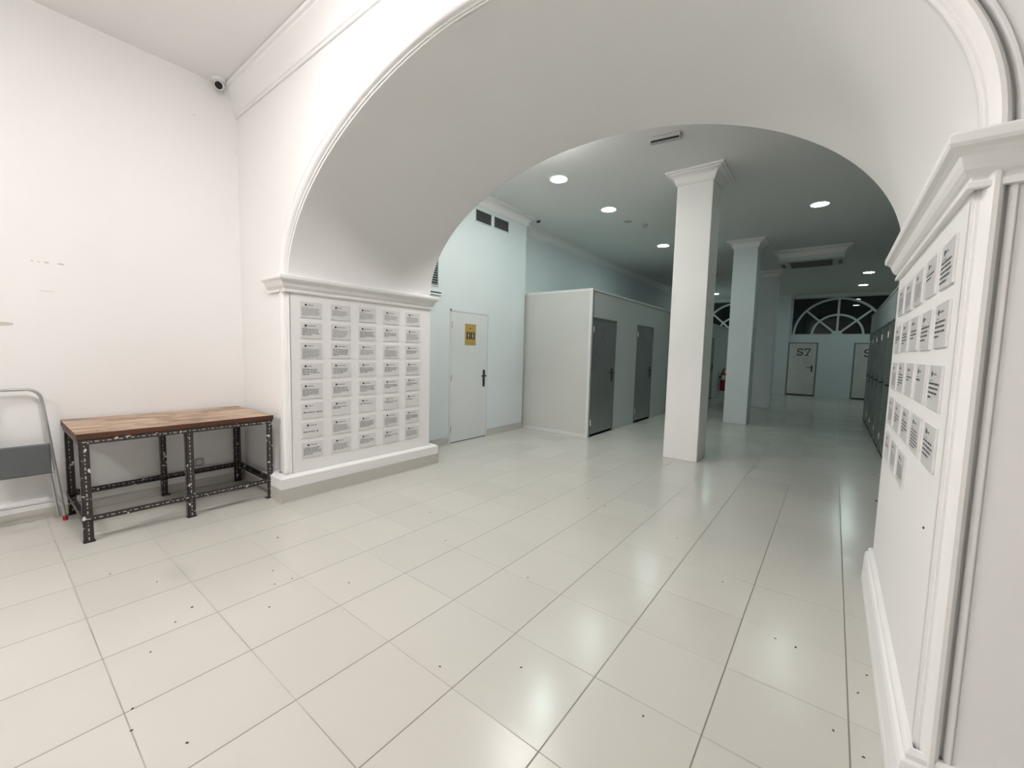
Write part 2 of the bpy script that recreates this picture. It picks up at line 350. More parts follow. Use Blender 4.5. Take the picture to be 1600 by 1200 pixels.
def fan(name, x0, x1, label):
    z0, z1 = 2.345, 3.79; cx = (x0+x1)/2; R = (x1-x0)/2-.06; y = YFAR+.06
    H = z1-z0-.04
    e = empty(name, (0, 0, 0)); struct(e, label, 'window')
    put('window_frame', B((x0, x1, y-.05, y+.03, z0-.01, z0+.05), (x0, x0+.045, y-.03, y+.03, z0, z1), (x1-.045, x1, y-.03, y+.03, z0, z1), (x0, x1, y-.03, y+.03, z1-.03, z1)), MUNT, e)
    bm = bmesh.new()
    def band(Ra, Za, wd):
        N = 48; rows = []
        for i in range(N+1):
            t = PI*i/N; c, s = math.cos(t), math.sin(t)
            rows.append([bm.verts.new((cx+c*(Ra+q), y+yy, z0+.03+s*(Za+q))) for q, yy in ((0, -.03), (wd, -.03), (wd, .02), (0, .02))])
        for a, b in zip(rows, rows[1:]):
            for k in range(4): bm.faces.new([a[k], a[(k+1) % 4], b[(k+1) % 4], b[k]])
    band(R-.09, H-.10, .075); band(R*.52, H*.50, .07)
    def bar(ang, r0, r1):
        c, s = math.cos(ang), math.sin(ang); q = .034
        A = Vector((cx+c*r0, 0, z0+.03+s*r0)); D_ = Vector((cx+c*r1, 0, z0+.03+s*r1)); n = Vector((-s, 0, c))*q
        vs = [bm.verts.new((p.x, y+yy, p.z)) for p in (A+n, A-n, D_-n, D_+n) for yy in (-.035, .02)]
        for f in ((0, 2, 4, 6), (1, 7, 5, 3), (0, 1, 3, 2), (2, 3, 5, 4), (4, 5, 7, 6), (6, 7, 1, 0)): bm.faces.new([vs[i] for i in f])
    bar(PI/2, .1, H+.02); bar(math.radians(43), .1, R*.965); bar(math.radians(137), .1, R*.965)
    c0 = [bm.verts.new((cx+.17*math.cos(PI*i/10), y-.04, z0+.03+.15*math.sin(PI*i/10))) for i in range(11)]
    c1 = [bm.verts.new((v.co.x, y+.02, v.co.z)) for v in c0]
    bm.faces.new(c0); bm.faces.new(c1[::-1])
    for i in range(10): bm.faces.new([c0[i], c1[i], c1[i+1], c0[i+1]])
    put('fan_bars', bm, MUNT, e)
    put('window_pane', B(x0, x1, y+.022, y+.028, z0, z1), GLASS, e)
fan('window_1', *W1, 'fanlight with white radiating bars above the S7 door')
fan('window_2', *W2, 'fanlight with white radiating bars seen between the first two columns')

# ------------------------------------------------------------------ doors
def handle(parent, pos, nrm, along, plate=(.045, .25), L=.18, mat=BLACK):
    """plate on the door, lever pointing 'along'"""
    n = Vector(nrm); a = Vector(along); z = Vector((0, 0, 1)); p = Vector(pos)
    bm = bmesh.new()
    def ob(c, hx, hn, hz):
        vs = [bm.verts.new(c+a*sx*hx+n*sn*hn+z*sz*hz) for sx in (-1, 1) for sn in (-1, 1) for sz in (-1, 1)]
        for f in ((0, 1, 3, 2), (4, 6, 7, 5), (0, 4, 5, 1), (2, 3, 7, 6), (0, 2, 6, 4), (1, 5, 7, 3)): bm.faces.new([vs[i] for i in f])
    ob(p+n*.005+z*(-.04), plate[0]/2, .005, plate[1]/2)
    cyl(bm, p+n*.005, n, .013, .038, 12)
    cyl(bm, p+n*.040-a*.014, a, .0135, L+.014, 10, .011)
    cyl(bm, p+n*.008-z*.09, n, .009, .006, 12)
    return put('door_handle', bm, mat, parent, bevel=.002)
def hinges(parent, x, y, zs, along_axis, mat=CHROME, nrm=(1, 0, 0), r=.012, h=.10):
    for z in zs:
        bm = bmesh.new(); cyl(bm, (x+nrm[0]*.012, y+nrm[1]*.012, z-h/2), (0, 0, 1), r, h, 10); put('hinge', bm, mat, parent, smooth=True)

DN = [0]
def side_door(xf, sgn, y0, y1, hinge_at, handle_at, label, glyph=False):
    """metal door in a cubicle side plane x = xf, facing sgn"""
    DN[0] += 1
    e = empty('door_%d' % DN[0], (0, 0, 0)); struct(e, label, 'door')
    f = .035; X = lambda a, b: tuple(sorted((xf+sgn*a, xf+sgn*b)))
    xa, xb = X(-.01, .012)
    put('door_frame', B((xa, xb, y0-f, y0, .0, 2.06), (xa, xb, y1, y1+f, .0, 2.06), (xa, xb, y0-f, y1+f, 2.025, 2.06)), FRAMEG, e, bevel=.002)
    xa, xb = X(-.02, .004)
    put('door_leaf', B(xa, xb, y0+.003, y1-.003, .045, 2.022), DOORG, e, bevel=.002)
    xa, xb = X(-.02, .0)
    put('threshold', B(xa, xb, y0, y1, 0.001, .044), DARK, e)
    inner = 1 if hinge_at < handle_at else -1
    handle(e, (xf+sgn*.004, handle_at-inner*.0, 1.10), (sgn, 0, 0), (0, -inner, 0))
    hinges(e, xf, hinge_at, (.25, 1.86), 0, nrm=(sgn, 0, 0))
    return e

# ------------------------------------------------------------------ left cubicle row
XP, YP, ZP = -3.26, 6.37, 2.53
cub = struct(put('wall_cubicle', B((XW+.0, XP, YP, YP+.06, 0, ZP), (XP-.05, XP, YP, YFAR, 0, ZP), (XW, XP, YP, YFAR, ZP-.04, ZP-.001)), [PANELG, PANEL]), 'tall laminate cubicle row along the left side of the hall', 'partition')
put('end_panel', B(XW+.02, XP-.03, YP-.006, YP, .05, ZP-.04), PANEL, cub)
put('corner_profile', B((XP-.045, XP+.006, YP-.014, YP+.03, 0, ZP+.006)), ALU, cub, bevel=.003)
put('top_profile', B((XW+.01, XP-.045, YP-.012, YP+.05, ZP-.04, ZP+.006), (XP-.04, XP+.006, YP+.03, YFAR, ZP-.03, ZP+.006)), ALU, cub, bevel=.002)
put('bottom_profile', B((XW+.01, XP-.045, YP-.012, YP, .0, .05)), ALU, cub, bevel=.002)
nm = ['nearest the arch', 'second from the arch', 'third from the arch, behind the first column', 'fourth from the arch, beyond the first column', 'fifth from the arch', 'sixth from the arch, at the far end']
for i in range(5):
    y0 = 6.44+2.01*i
    if i == 2: y0 = 10.52
    e = side_door(XP, 1, y0, y0+.89, y0, y0+.80, 'dark grey metal cubicle door in the left row, '+nm[i])
    if i < 2:   # faded round number stencil
        bm = bmesh.new()
        for cz, rr in ((1.79, .06), (1.66, .075)):
            tube(bm, [(XP+.0045, y0+.36+rr*math.cos(2*PI*k/20), cz+rr*math.sin(2*PI*k/20)) for k in range(20)], .006, 5, True)
        bmesh.ops.scale(bm, vec=(.15, 1, 1), space=Matrix.Translation((-XP-.0045, 0, 0)), verts=bm.verts)
        put('faded_number', bm, FAINT, e)

# ------------------------------------------------------------------ right cubicle row
XQ = .66
cub2 = struct(put('wall_cubicle', B((XQ, XQ+.05, 5.4, 13.45, .05, 2.52), (XQ, 2.6, 5.4, 5.45, 0, 2.52), (XQ, 2.6, 13.4, 13.45, 0, 2.52), (XQ, 2.6, 5.4, 13.45, 2.48, 2.519)), PANELG), 'grey laminate cubicle row on the right side of the hall', 'partition')
put('plinth', B(XQ+.01, XQ+.05, 5.41, 13.44, 0, .05), DARK, cub2)
put('top_profile', B((XQ-.006, XQ+.03, 5.4, 13.45, 2.49, 2.526)), ALU, cub2, bevel=.002)
nm2 = ['hidden behind the card pier', 'nearest the card pier', 'second visible from the card pier', 'third visible from the card pier', 'fourth visible from the card pier', 'fifth visible, near the far end', 'at the far end']
for i in range(7):
    y0 = 5.66+1.09*i
    side_door(XQ, -1, y0, y0+.93, y0+.93, y0+.09, 'dark metal cubicle door in the right row, '+nm2[i])

# ------------------------------------------------------------------ far doors
def glyph(bm, ch, x, z, h, y):
    w_ = h*.78; q = h*.15
    def r(x0, x1, z0, z1): box(bm, x+x0*w_, x+x1*w_, y-.002, y, z+z0*h, z+z1*h)
    if ch == 'S':
        pts = []
        for i in range(15):
            t = math.radians(35+(215)*i/14); pts.append((x+w_*.5+w_*.36*math.cos(t), z+h*.715+h*.215*math.sin(t)))
        for i in range(15):
            t = math.radians(70-(215)*i/14); pts.append((x+w_*.5+w_*.38*math.cos(t), z+h*.285+h*.215*math.sin(t)))
        A = []; Bv = []
        for i, p in enumerate(pts):
            p0 = pts[max(i-1, 0)]; p1 = pts[min(i+1, len(pts)-1)]; d = Vector((p1[0]-p0[0], p1[1]-p0[1])).normalized()
            A.append(bm.verts.new((p[0]-d.y*q/2, y-.002, p[1]+d.x*q/2))); Bv.append(bm.verts.new((p[0]+d.y*q/2, y-.002, p[1]-d.x*q/2)))
        for i in range(len(pts)-1): bm.faces.new([A[i], A[i+1], Bv[i+1], Bv[i]])
        r(.78, .9, .68, .98); r(.08, .2, .02, .32)
    if ch == '7':
        r(.05, .98, .86, 1.0); r(.05, .17, .68, 1.0)
        vs = [bm.verts.new((x+a*w_, y-.002, z+b*h)) for a, b in ((.82, .87), (.98, .87), (.52, .1), (.34, .1))]; bm.faces.new(vs)
        r(.18, .72, 0, .12)
def far_door(x0, x1, text, handle_x, label, mat, hm=BLACK, frame=FRAMEG):
    DN[0] += 1
    e = empty('door_%d' % DN[0]); struct(e, label, 'door'); y = YFAR
    put('door_frame', B((x0-.05, x0, y-.018, y+.01, 0, 2.07), (x1, x1+.05, y-.018, y+.01, 0, 2.07), (x0-.05, x1+.05, y-.018, y+.01, 2.03, 2.07)), frame, e, bevel=.003)
    put('door_leaf', B(x0+.003, x1-.003, y-.012, y+.01, .05, 2.027), mat, e, bevel=.002)
    put('threshold', B(x0, x1, y-.012, y+.01, .001, .048), DARK, e)
    if handle_x is not None: handle(e, (handle_x, y-.012, 1.10), (0, -1, 0), (-1, 0, 0))
    if text:
        bm = bmesh.new(); xx = x0+.24
        for ch in text: glyph(bm, ch, xx, 1.56, .28, y-.0125); xx += .235
        put('door_number', bm, STENCIL, e)
far_door(-1.42, -.56, 'S7', -.66, 'metal door stencilled S7 below the fanlight, reflected light painted into its tone', DOORLIT)
far_door(.6, 1.46, 'S', 1.36, 'metal door with letter S beside the right cubicles, reflected light painted into its tone', DOORLIT)
far_door(-2.82, -2.0, '', -2.07, 'white framed door at the far end, left of the pilaster', DOORW, frame=PLASW)

# restroom door
DN[0] += 1
rd = empty('door_%d' % DN[0]); struct(rd, 'white flush restroom door with a brass pictogram sign', 'door')
y0, y1 = 4.44, 5.26
put('door_frame', B((XT, XT+.01, y0-.035, y0-.004, 0, 2.065), (XT, XT+.01, y1+.004, y1+.03, 0, 2.065), (XT, XT+.01, y0-.035, y1+.03, 2.034, 2.065)), DOORW, rd, bevel=.003)
put('door_leaf', B(XT-.005, XT+.007, y0, y1, .012, 2.03), DOORW, rd, bevel=.002)
put('gap', B(XT-.002, XT+.002, y0-.004, y1+.004, .001, 2.034), BLACK, rd)
hb = handle(rd, (XT+.007, 5.185, 1.03), (1, 0, 0), (0, -1, 0), plate=(.045, .28), L=.09)
hinges(rd, XT, y0+.0, (.22, 1.02, 1.83), 0, PLASG, r=.007, h=.1)

# restroom sign: its own thing fixed on the door
sx = XT+.0075
sg = tag(put('restroom_sign', B(sx, sx+.004, 4.725, 4.975, 1.53, 1.865), BRASS, bevel=.002), 'brass restroom sign with two dark pictogram panels on white door', 'sign')
for k, yc in enumerate((4.802, 4.902)):
    p = put('pictogram_panel', B(sx+.0041, sx+.0052, yc-.043, yc+.043, 1.625, 1.735), BROWN, sg)
    bm = bmesh.new()
    fx = sx+.0056
    cyl(bm, (sx+.0052, yc, 1.718), (1, 0, 0), .009, .0006, 14)
    pts = [(-.012, 1.706), (.012, 1.706), (.016, 1.672), (.008, 1.670), (.007, 1.636), (-.007, 1.636), (-.008, 1.670), (-.016, 1.672)] if k == 0 else [(-.010, 1.706), (.010, 1.706), (.019, 1.663), (.008, 1.663), (.007, 1.636), (-.007, 1.636), (-.008, 1.663), (-.019, 1.663)]
    A = [bm.verts.new((fx, yc+a, z)) for a, z in pts]; bm.faces.new(A)
    put('figure', bm, CREAM, p)
bm = bmesh.new(); cyl(bm, (sx+.004, 4.838, 1.79), (1, 0, 0), .013, .001, 12); put('emblem', bm, BROWN, sg)

# ------------------------------------------------------------------ columns
CAP = [(0, 3.735), (.012, 3.735), (.012, 3.75), (.02, 3.755), (.028, 3.79), (.045, 3.825), (.07, 3.85), (.10, 3.862), (.10, 3.874), (.135, 3.878), (.135, 3.901), (0, 3.901)]
for i, (x0, x1, y0, y1, lab) in enumerate([(-1.84, -1.385, 5.95, 6.41, 'nearest white square column with flared capital, brightly lit'), (-1.85, -1.395, 10.04, 10.5, 'second white square column with flared capital, behind the nearest'), (-1.85, -1.39, 13.93, 14.4, 'third white square column, furthest and mostly behind the second')]):
    c = empty('column', ((x0+x1)/2, (y0+y1)/2, 0)); tag(c, lab, 'column', 'columns down the middle of the hall')
    hx, hy = (x1-x0)/2, (y1-y0)/2
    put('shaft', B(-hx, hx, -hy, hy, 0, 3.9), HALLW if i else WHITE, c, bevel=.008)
    put('capital', sweep([(-hx, -hy), (hx, -hy), (hx, hy), (-hx, hy)], CAP, closed=True), TRIMM, c, smooth=True)

# ------------------------------------------------------------------ ceiling bulkhead with cassette air conditioner
bx0, bx1, by0, by1 = -1.16, .03, 11.5, 12.35
bh = struct(put('trim_8', B(bx0, bx1, by0, by1, 3.66, 3.9), HALLW), 'boxed ceiling drop around the air conditioner', 'ceiling box')
put('cornice', sweep([(bx0, by0), (bx1, by0), (bx1, by1), (bx0, by1)], CAP[:-1]+[(0, 3.899)], closed=True), TRIMM, bh, smooth=True)
ac = empty('air_conditioner', ((bx0+bx1)/2, (by0+by1)/2-.02, 3.66)); tag(ac, 'ceiling cassette air conditioner with brown grille and dark end vents', 'air conditioner')
put('casing', B((-.62, .62, -.45, .42, -.035, 0)), LAM, ac, bevel=.008)
put('intake_grille', B(*[(-.38, .38, -.33+.045*k, -.31+.045*k, -.043, -.036) for k in range(15)]), GRIB, ac)
put('grille_backing', B(-.39, .39, -.34, .35, -.0375, -.0355), GRIL, ac)
for s in (-1, 1): put('end_vent', B(s*.53-.035, s*.53+.035, -.2, .2, -.040, -.035), BLACK, ac, bevel=.004)
put('front_slot', B(-.4, .4, -.44, -.40, -.038, -.0345), BLACK, ac)

# ------------------------------------------------------------------ downlights
def downlight(x, y, lab):
    e = empty('downlight', (x, y, ZB)); tag(e, lab, 'ceiling light', 'round ceiling downlights of the hall')
    bm = bmesh.new(); lathe(bm, (0, 0, 0), [(.118, 0), (.135, 0), (.136, -.006), (.128, -.012), (.118, -.011), (.117, -.004)], 32); 
    bm2 = bmesh.new(); cyl(bm2, (0, 0, -.0105), (0, 0, 1), .117, .0065, 32)
    bm.free(); bm = bmesh.new()
    n = 32; pr = [(.117, -.001), (.137, -.001), (.136, -.007), (.127, -.013), (.117, -.012)]
    rg = [[bm.verts.new((r*math.cos(2*PI*i/n), r*math.sin(2*PI*i/n), z)) for i in range(n)] for r, z in pr]
    for q in range(5):
        for i in range(n): bm.faces.new([rg[q][i], rg[q][(i+1) % n], rg[(q+1) % 5][(i+1) % n], rg[(q+1) % 5][i]])
    put('rim', bm, PLASW, e, smooth=True); put('diffuser', bm2, GLOW, e)
for x, y, l in [(-3.25, 5.17, 'lit round downlight nearest the arch, above the cubicle corner'), (-3.20, 6.71, 'lit round downlight second in the left ceiling line'), (-3.20, 9.56, 'lit round downlight left of the nearest column, third in the left line'),
                (-.345, 8.30, 'lit round downlight right of the nearest column'), (.61, 15.40, 'upper of two small lit downlights over the fanlight'), (.59, 17.85, 'lower of two small lit downlights over the fanlight'), (-3.86, 17.92, 'lit round downlight seen far off between the first two columns')]: downlight(x, y, l)

# ceiling lamps out of view; the fill and hall ones are added for light
def panel_lamp(x, y, sx_, sy_, power, lab, z=ZF, col=(1, .985, .94)):
    e = empty('ceiling_lamp', (x, y, z)); tag(e, lab, 'ceiling light')
    put('lamp_body', B(-sx_/2-.03, sx_/2+.03, -sy_/2-.03, sy_/2+.03, -.05, 0), PLASW, e, bevel=.005)
    m = emis('front_lamp_diffuser', col, power/(PI*sx_*sy_)); put('diffuser', B(-sx_/2, sx_/2, -sy_/2, sy_/2, -.11, -.051), m, e)
panel_lamp(-2.1, .52, .45, .45, FRONT_POWER, 'lit square ceiling lamp just in front of the arch', col=FRONT_LIGHT)
panel_lamp(-3.2, -2.4, .5, .5, FILL_POWER, 'added square fill lamp on the ceiling behind the viewer')  # unseen fill lamp, added to lift the front room and piers
panel_lamp(-2.8, 3.95, .45, .45, 20, 'added square fill lamp on the hall ceiling, hidden above the arch', ZB)  # added where the arch hides it, to brighten the near hall

# ------------------------------------------------------------------ small ceiling and wall fittings
em = empty('emergency_light', (-1.665, 4.86, ZB), math.radians(8)); tag(em, 'slim emergency light on the hall ceiling just behind the arch', 'emergency light')
bm = bmesh.new(); n = 10; A = []
for sx_ in (-1, 1):
    A.append([bm.verts.new((sx_*.165, .055*math.cos(PI+PI*i/n), -.012+.05*math.sin(PI+PI*i/n))) for i in range(n+1)]+[bm.verts.new((sx_*.165, .055, 0)), bm.verts.new((sx_*.165, -.055, 0))])
K = len(A[0])
for i in range(K): bm.faces.new([A[0][i], A[0][(i+1) % K], A[1][(i+1) % K], A[1][i]])
bm.faces.new(A[0]); bm.faces.new(A[1][::-1])
put('housing', bm, PLASG, em, bevel=.006)
put('slot', B(-.15, .15, -.046, -.032, -.056, -.03), BLACK, em); put('slot', B(-.165, .15, .046, .058, -.012, -.002), BLACK, em); put('slot', B(-.15, .15, -.010, -.004, -.0635, -.05), INKG, em)
def sensor(x, y, r, lab, mat=PLASG):
    e = empty('smoke_detector', (x, y, ZB)); tag(e, lab, 'smoke detector')
    bm = bmesh.new(); lathe(bm, (0, 0, 0), [(r, 0), (r, -.012), (r*.85, -.03), (r*.5, -.042), (r*.45, -.048)], 20); put('housing', bm, mat, e, smooth=True)
sensor(-3.0, 7.87, .055, 'small round smoke detector on the ceiling, right of its flush neighbour')
bm = bmesh.new(); cyl(bm, (0, 0, -.006), (0, 0, 1), .075, .006, 20); o = put('ceiling_cover_plate', bm, PLASG); o.location = (-3.19, 7.52, ZB)
tag(o, 'flush round cover plate on the ceiling beside the smoke detector', 'cover plate')
sensor(-2.95, 13.7, .05, 'tiny smoke detector far down the hall between two columns')
bm = bmesh.new(); cyl(bm, (-4.49, 6.43, 3.83), (1, .6, .2), .022, .07, 12); tag(put('cable_gland', bm, BLACK, smooth=True), 'small black fitting at the corner of the left cornice', 'fitting')

SLATD = pm('grille_slat_grey', (.13, .14, .145, 1), .5)
def grille(y0, y1, z0, z1, ns, lab, slatm=SLATD, frame=.015):
    e = empty('air_grille', (XT, (y0+y1)/2, z0)); tag(e, lab, 'air grille'); h = (y1-y0)/2; H = z1-z0
    put('grille_frame', B((0, .014, -h-frame, -h, -frame, H+frame), (0, .014, h, h+frame, -frame, H+frame), (0, .014, -h, h, H, H+frame), (0, .014, -h, h, -frame, 0)), HALLW, e, bevel=.002)
    put('grille_backing', B(0, .003, -h, h, 0, H), GRIL, e)
    bm = bmesh.new()
    for k in range(ns):
        z = H*(k+.5)/ns; box(bm, .004, .013, -h, h, z-.0028, z+.0028)
    put('slats', bm, slatm, e)
grille(4.93, 5.30, 3.495, 3.668, 9, 'left one of two dark air grilles under the hall cornice')
grille(5.375, 5.755, 3.5, 3.672, 9, 'right one of two dark air grilles under the hall cornice')
grille(3.62, 4.15, 2.375, 2.96, 17, 'tall louvred grille half hidden behind the left arch pier', HALLW)
tag(put('wall_slot_box', B((XT, XT+.02, 3.66, 4.215, 2.235, 2.30)), HALLW, bevel=.003), 'narrow white slot box on the wall below the louvred grille', 'wall box')
put('slot', B(XT+.02, XT+.022, 3.70, 4.205, 2.262, 2.278), BLACK, bpy.data.objects['wall_slot_box'])

# security camera
sc_ = empty('security_camera', (-4.94, 1.585, ZF)); tag(sc_, 'white dome security camera in the ceiling corner left of the arch', 'security camera')
bm = bmesh.new(); lathe(bm, (0, 0, 0), [(.062, 0), (.062, -.014), (.055, -.024), (.05, -.03)], 28); put('mount_base', bm, PLASW, sc_, smooth=True)
bm = bmesh.new(); bmesh.ops.create_uvsphere(bm, u_segments=28, v_segments=16, radius=.046); bmesh.ops.translate(bm, vec=(0, 0, -.05), verts=bm.verts); put('camera_ball', bm, PLASW, sc_, smooth=True)
d = Vector((.62, -.30, -.45)).normalized(); c0 = Vector((0, 0, -.05))
bm = bmesh.new(); lathe(bm, c0+d*.028, [(.040, 0), (.041, .008), (.037, .014), (.034, .014)], 28, d); put('lens_ring', bm, PLASW, sc_, smooth=True)
bm = bmesh.new(); lathe(bm, c0+d*.030, [(.033, 0), (.033, .012), (.02, .017), (.001, .018)], 28, d); put('lens', bm, LENS, sc_, smooth=True)

# wall socket
so = empty('wall_socket', (XL, 1.30, .25)); tag(so, 'double wall socket low on the white wall under the workbench', 'socket')
put('socket_plate', B(0, .012, -.075, .075, -.04, .04), PLASG, so, bevel=.004)
for s in (-1, 1):
    bm = bmesh.new(); cyl(bm, (.011, s*.036, 0), (1, 0, 0), .024, .0025, 20); put('socket_well', bm, PLASW, so)
    bm = bmesh.new()
    for q in (-1, 1): cyl(bm, (.0135, s*.036+q*.009, 0), (1, 0, 0), .0035, .001, 8)
    put('pin_holes', bm, BLACK, so)
# old marks on the left wall, part of that wall
for cy, cz, ry, rz_ in [(.305, 2.068, .006, .005), (.338, 2.064, .006, .004), (.382, 2.066, .014, .006), (.459, 2.066, .018, .006), (.37, 1.838, .045, .0018), (.09, 1.564, .095, .016), (1.396, 3.64, .006, .005)]:
    bm = bmesh.new(); vs = [bm.verts.new((XL+.0012, cy+ry*math.cos(2*PI*i/14)*(1+.15*random.random()), cz+rz_*math.sin(2*PI*i/14)*(1+.2*random.random()))) for i in range(14)]; bm.faces.new(vs)
    put('filler_patch', bm, PATCH, wl)
bm = bmesh.new(); cyl(bm, (JR-.004, 1.957, .888), (1, 0, 0), .004, .004, 10); put('nail_hole', bm, BLACK, wm)

# ------------------------------------------------------------------ workbench
wb = empty('workbench', (-4.58, 1.05, 0)); tag(wb, 'workbench with worn wooden top on dark slotted steel legs against the wall', 'workbench')
tx0, tx1, ty0, ty1 = -5.0+4.58, -4.145+4.58, .40-1.05, 1.695-1.05
bm = B(tx0, tx1, ty0, ty1, .752, .795)
tp = put('table_top', bm, [WOODT, WOODE], wb, bevel=.003)
for p in tp.data.polygons:
    if abs(p.normal.z) < .5 or p.normal.z < 0: p.material_index = 1
for x_, y_, r_ in ((-.26+.6, .52-1.05, .010), (-.02, 1.2-1.05, .006)):
    bm = bmesh.new(); cyl(bm, (x_, y_, .7955), (0, 0, 1), r_, .0006, 12); put('knot', bm, WOODE, tp)
def angle(name, p0, p1, n1, n2, wd=.045, holes=True):
    """slotted L-section from p0 to p1 with flanges toward n1 and n2"""
    p0, p1, n1, n2 = map(Vector, (p0, p1, n1, n2)); d = (p1-p0); L = d.length; d.normalize(); th = .003
    bm = bmesh.new()
    def pl(a, nrm):
        vs = [bm.verts.new(p0+d*t+a*q+nrm*s) for t in (0, L) for q in (0, wd) for s in (0, th)]
        for f in ((0, 1, 3, 2), (4, 6, 7, 5), (0, 4, 5, 1), (2, 3, 7, 6), (0, 2, 6, 4), (1, 5, 7, 3)): bm.faces.new([vs[i] for i in f])
    pl(n1, n2); pl(n2, n1)
    o = put(name, bm, SLOT, wb)
    if holes:
        bm = bmesh.new(); t = .03; k = 0
        while t < L-.02:
            hl = .011 if k % 2 == 0 else .004
            for a, nrm in ((n1, n2), (n2, n1)):
                for off, sd in ((-.0004, 0), (th+.0004, 1)):
                    c = p0+d*t+a*wd*.5+nrm*off
                    bm.faces.new([bm.verts.new(c+d*s1*hl+a*s2*.0033) for s1, s2 in ((-1, -1), (1, -1), (1, 1), (-1, 1))])
            t += .034 if k % 2 == 0 else .030; k += 1
        put('slots', bm, SLOTHOLE, o)
    return o
LX0, LX1 = tx0+.02, tx1-.005
for (x_, y_, nx, ny) in ((LX1, ty0+.012, -1, 1), (LX1, -.03, -1, 1), (LX1, ty1-.012, -1, -1), (LX0, ty0+.012, 1, 1), (LX0, -.03, 1, 1), (LX0, ty1-.012, 1, -1)):
    o = angle('leg', (x_, y_, 0), (x_, y_, .752), (0, ny, 0), (nx, 0, 0), .052)
    put('foot_plate', B(x_+min(0, nx*.055), x_+max(0, nx*.055), y_+min(-.004, ny*.06), y_+max(.004, ny*.06), 0, .006), SLOT, o)
for x_, nx in ((LX1+.004, -1), (LX0-.004, 1)):
    angle('top_rail', (x_, ty0+.01, .752), (x_, ty1-.01, .752), (0, 0, -1), (nx, 0, 0), .036)
    angle('lower_rail', (x_, ty0+.01, .155), (x_, ty1-.01, .155), (0, 0, 1), (nx, 0, 0), .040)
for y_, ny in ((ty0+.008, 1), (ty1-.008, -1)):
    angle('side_rail', (LX0, y_, .752), (LX1, y_, .752), (0, 0, -1), (0, ny, 0), .036, False)
    angle('side_rail', (LX0, y_, .155), (LX1, y_, .155), (0, 0, 1), (0, ny, 0), .040, False)

# ------------------------------------------------------------------ folded step stool
st = empty('step_stool', (-4.90, .15, 0)); tag(st, 'folded metal step stool with grey ribbed step leaning on the wall', 'step stool')
def lean(z): return .07-.15*z/1.08     # x as a function of height
def yy(z): return .232-.085*z/1.07      # half width narrows upward
def pt(s, z, dx=0): return (lean(z)+dx, s*yy(z), z)
bm = bmesh.new(); pts = [pt(-1, .02), pt(-1, .5), pt(-1, .93)]
for i in range(1, 9):
    a = PI-PI/2*i/9; pts.append((lean(1.0), -yy(1)+.085+.085*math.cos(a), .975+.085*math.sin(a)))
for i in range(1, 10):
    a = PI/2-PI/2*i/9; pts.append((lean(1.0), yy(1)-.085+.085*math.cos(a), .975+.085*math.sin(a)))
pts += [pt(1, .93), pt(1, .5), pt(1, .02)]
tube(bm, pts, .011, 12); put('front_frame', bm, TUBE, st, smooth=True)
bm = bmesh.new(); tube(bm, [(lean(z)-.035, -yy(z)+.03, z) for z in (.03, .3, .62)], .009, 10); tube(bm, [(lean(z)-.035, yy(z)-.03, z) for z in (.03, .3, .62)], .009, 10)
tube(bm, [(lean(.2)-.035, -yy(.2)+.03, .16), (lean(.2)-.035, yy(.2)-.03, .16)], .008, 10)
put('rear_frame', bm, TUBE, st, smooth=True)
sp = put('step', B((-.0, .022, -.178, .178, -.12, .12)), STEPM, st, bevel=.012, seg=3)
sp.location = (lean(.51)+.010, 0, .51); sp.rotation_euler = (0, math.radians(-8), 0)
bm = bmesh.new()
for k in range(12): box(bm, .021, .0245, -.160, .160, -.10+.0175*k, -.10+.0175*k+.006)
put('ribs', bm, STEPM, sp)
bm = bmesh.new(); tube(bm, [pt(-1, .40, .012), pt(1, .40, .012)], .008, 8); put('cross_bar', bm, TUBE, st, smooth=True)
for s in (-1, 1):
    bm = bmesh.new(); cyl(bm, (lean(0)+.0, s*.232, 0), (0, 0, 1), .016, .035, 14); put('foot_cap', bm, REDR, st, smooth=True)
    put('hinge_bracket', B(lean(.16)-.04, lean(.16)+.014, s*yy(.16)-.012, s*yy(.16)+.012, .15, .168), TUBE, st)

# ------------------------------------------------------------------ fire extinguisher
fx_, fy_ = XP+.13, 16.55
fe = empty('fire_extinguisher', (fx_, fy_, .2)); fe.scale = (1.05, 1.05, 1.15); tag(fe, 'red fire extinguisher hanging on the left cubicles behind the second column', 'fire extinguisher')
bm = bmesh.new(); lathe(bm, (0, 0, 0), [(.07, 0), (.085, .02), (.085, .50), (.07, .56), (.03, .59), (.025, .62)], 24); put('cylinder', bm, RED, fe, smooth=True)
put('valve', B((-.02, .02, -.02, .02, .61, .68), (-.015, .10, -.01, .01, .675, .695), (-.015, .10, -.01, .01, .715, .73)), BLACK, fe, bevel=.004)
bm = bmesh.new(); tube(bm, [(.02, 0, .64), (-.04, -.08, .60), (-.05, -.10, .4), (-.05, -.10, .15)], .012, 8); put('hose', bm, BLACK, fe, smooth=True)
bm = bmesh.new()
for i in range(8):
    a0, a1 = -2.2+.2*i, -2.0+.2*i; quad(bm, (.086*math.cos(a0), .086*math.sin(a0), .36), (.086*math.cos(a1), .086*math.sin(a1), .36), (.086*math.cos(a1), .086*math.sin(a1), .50), (.086*math.cos(a0), .086*math.sin(a0), .50))
put('instruction_label', bm, PLASW, fe)
put('wall_bracket', B((-.131, -.08, -.03, .03, .40, .46)), BLACK, fe)

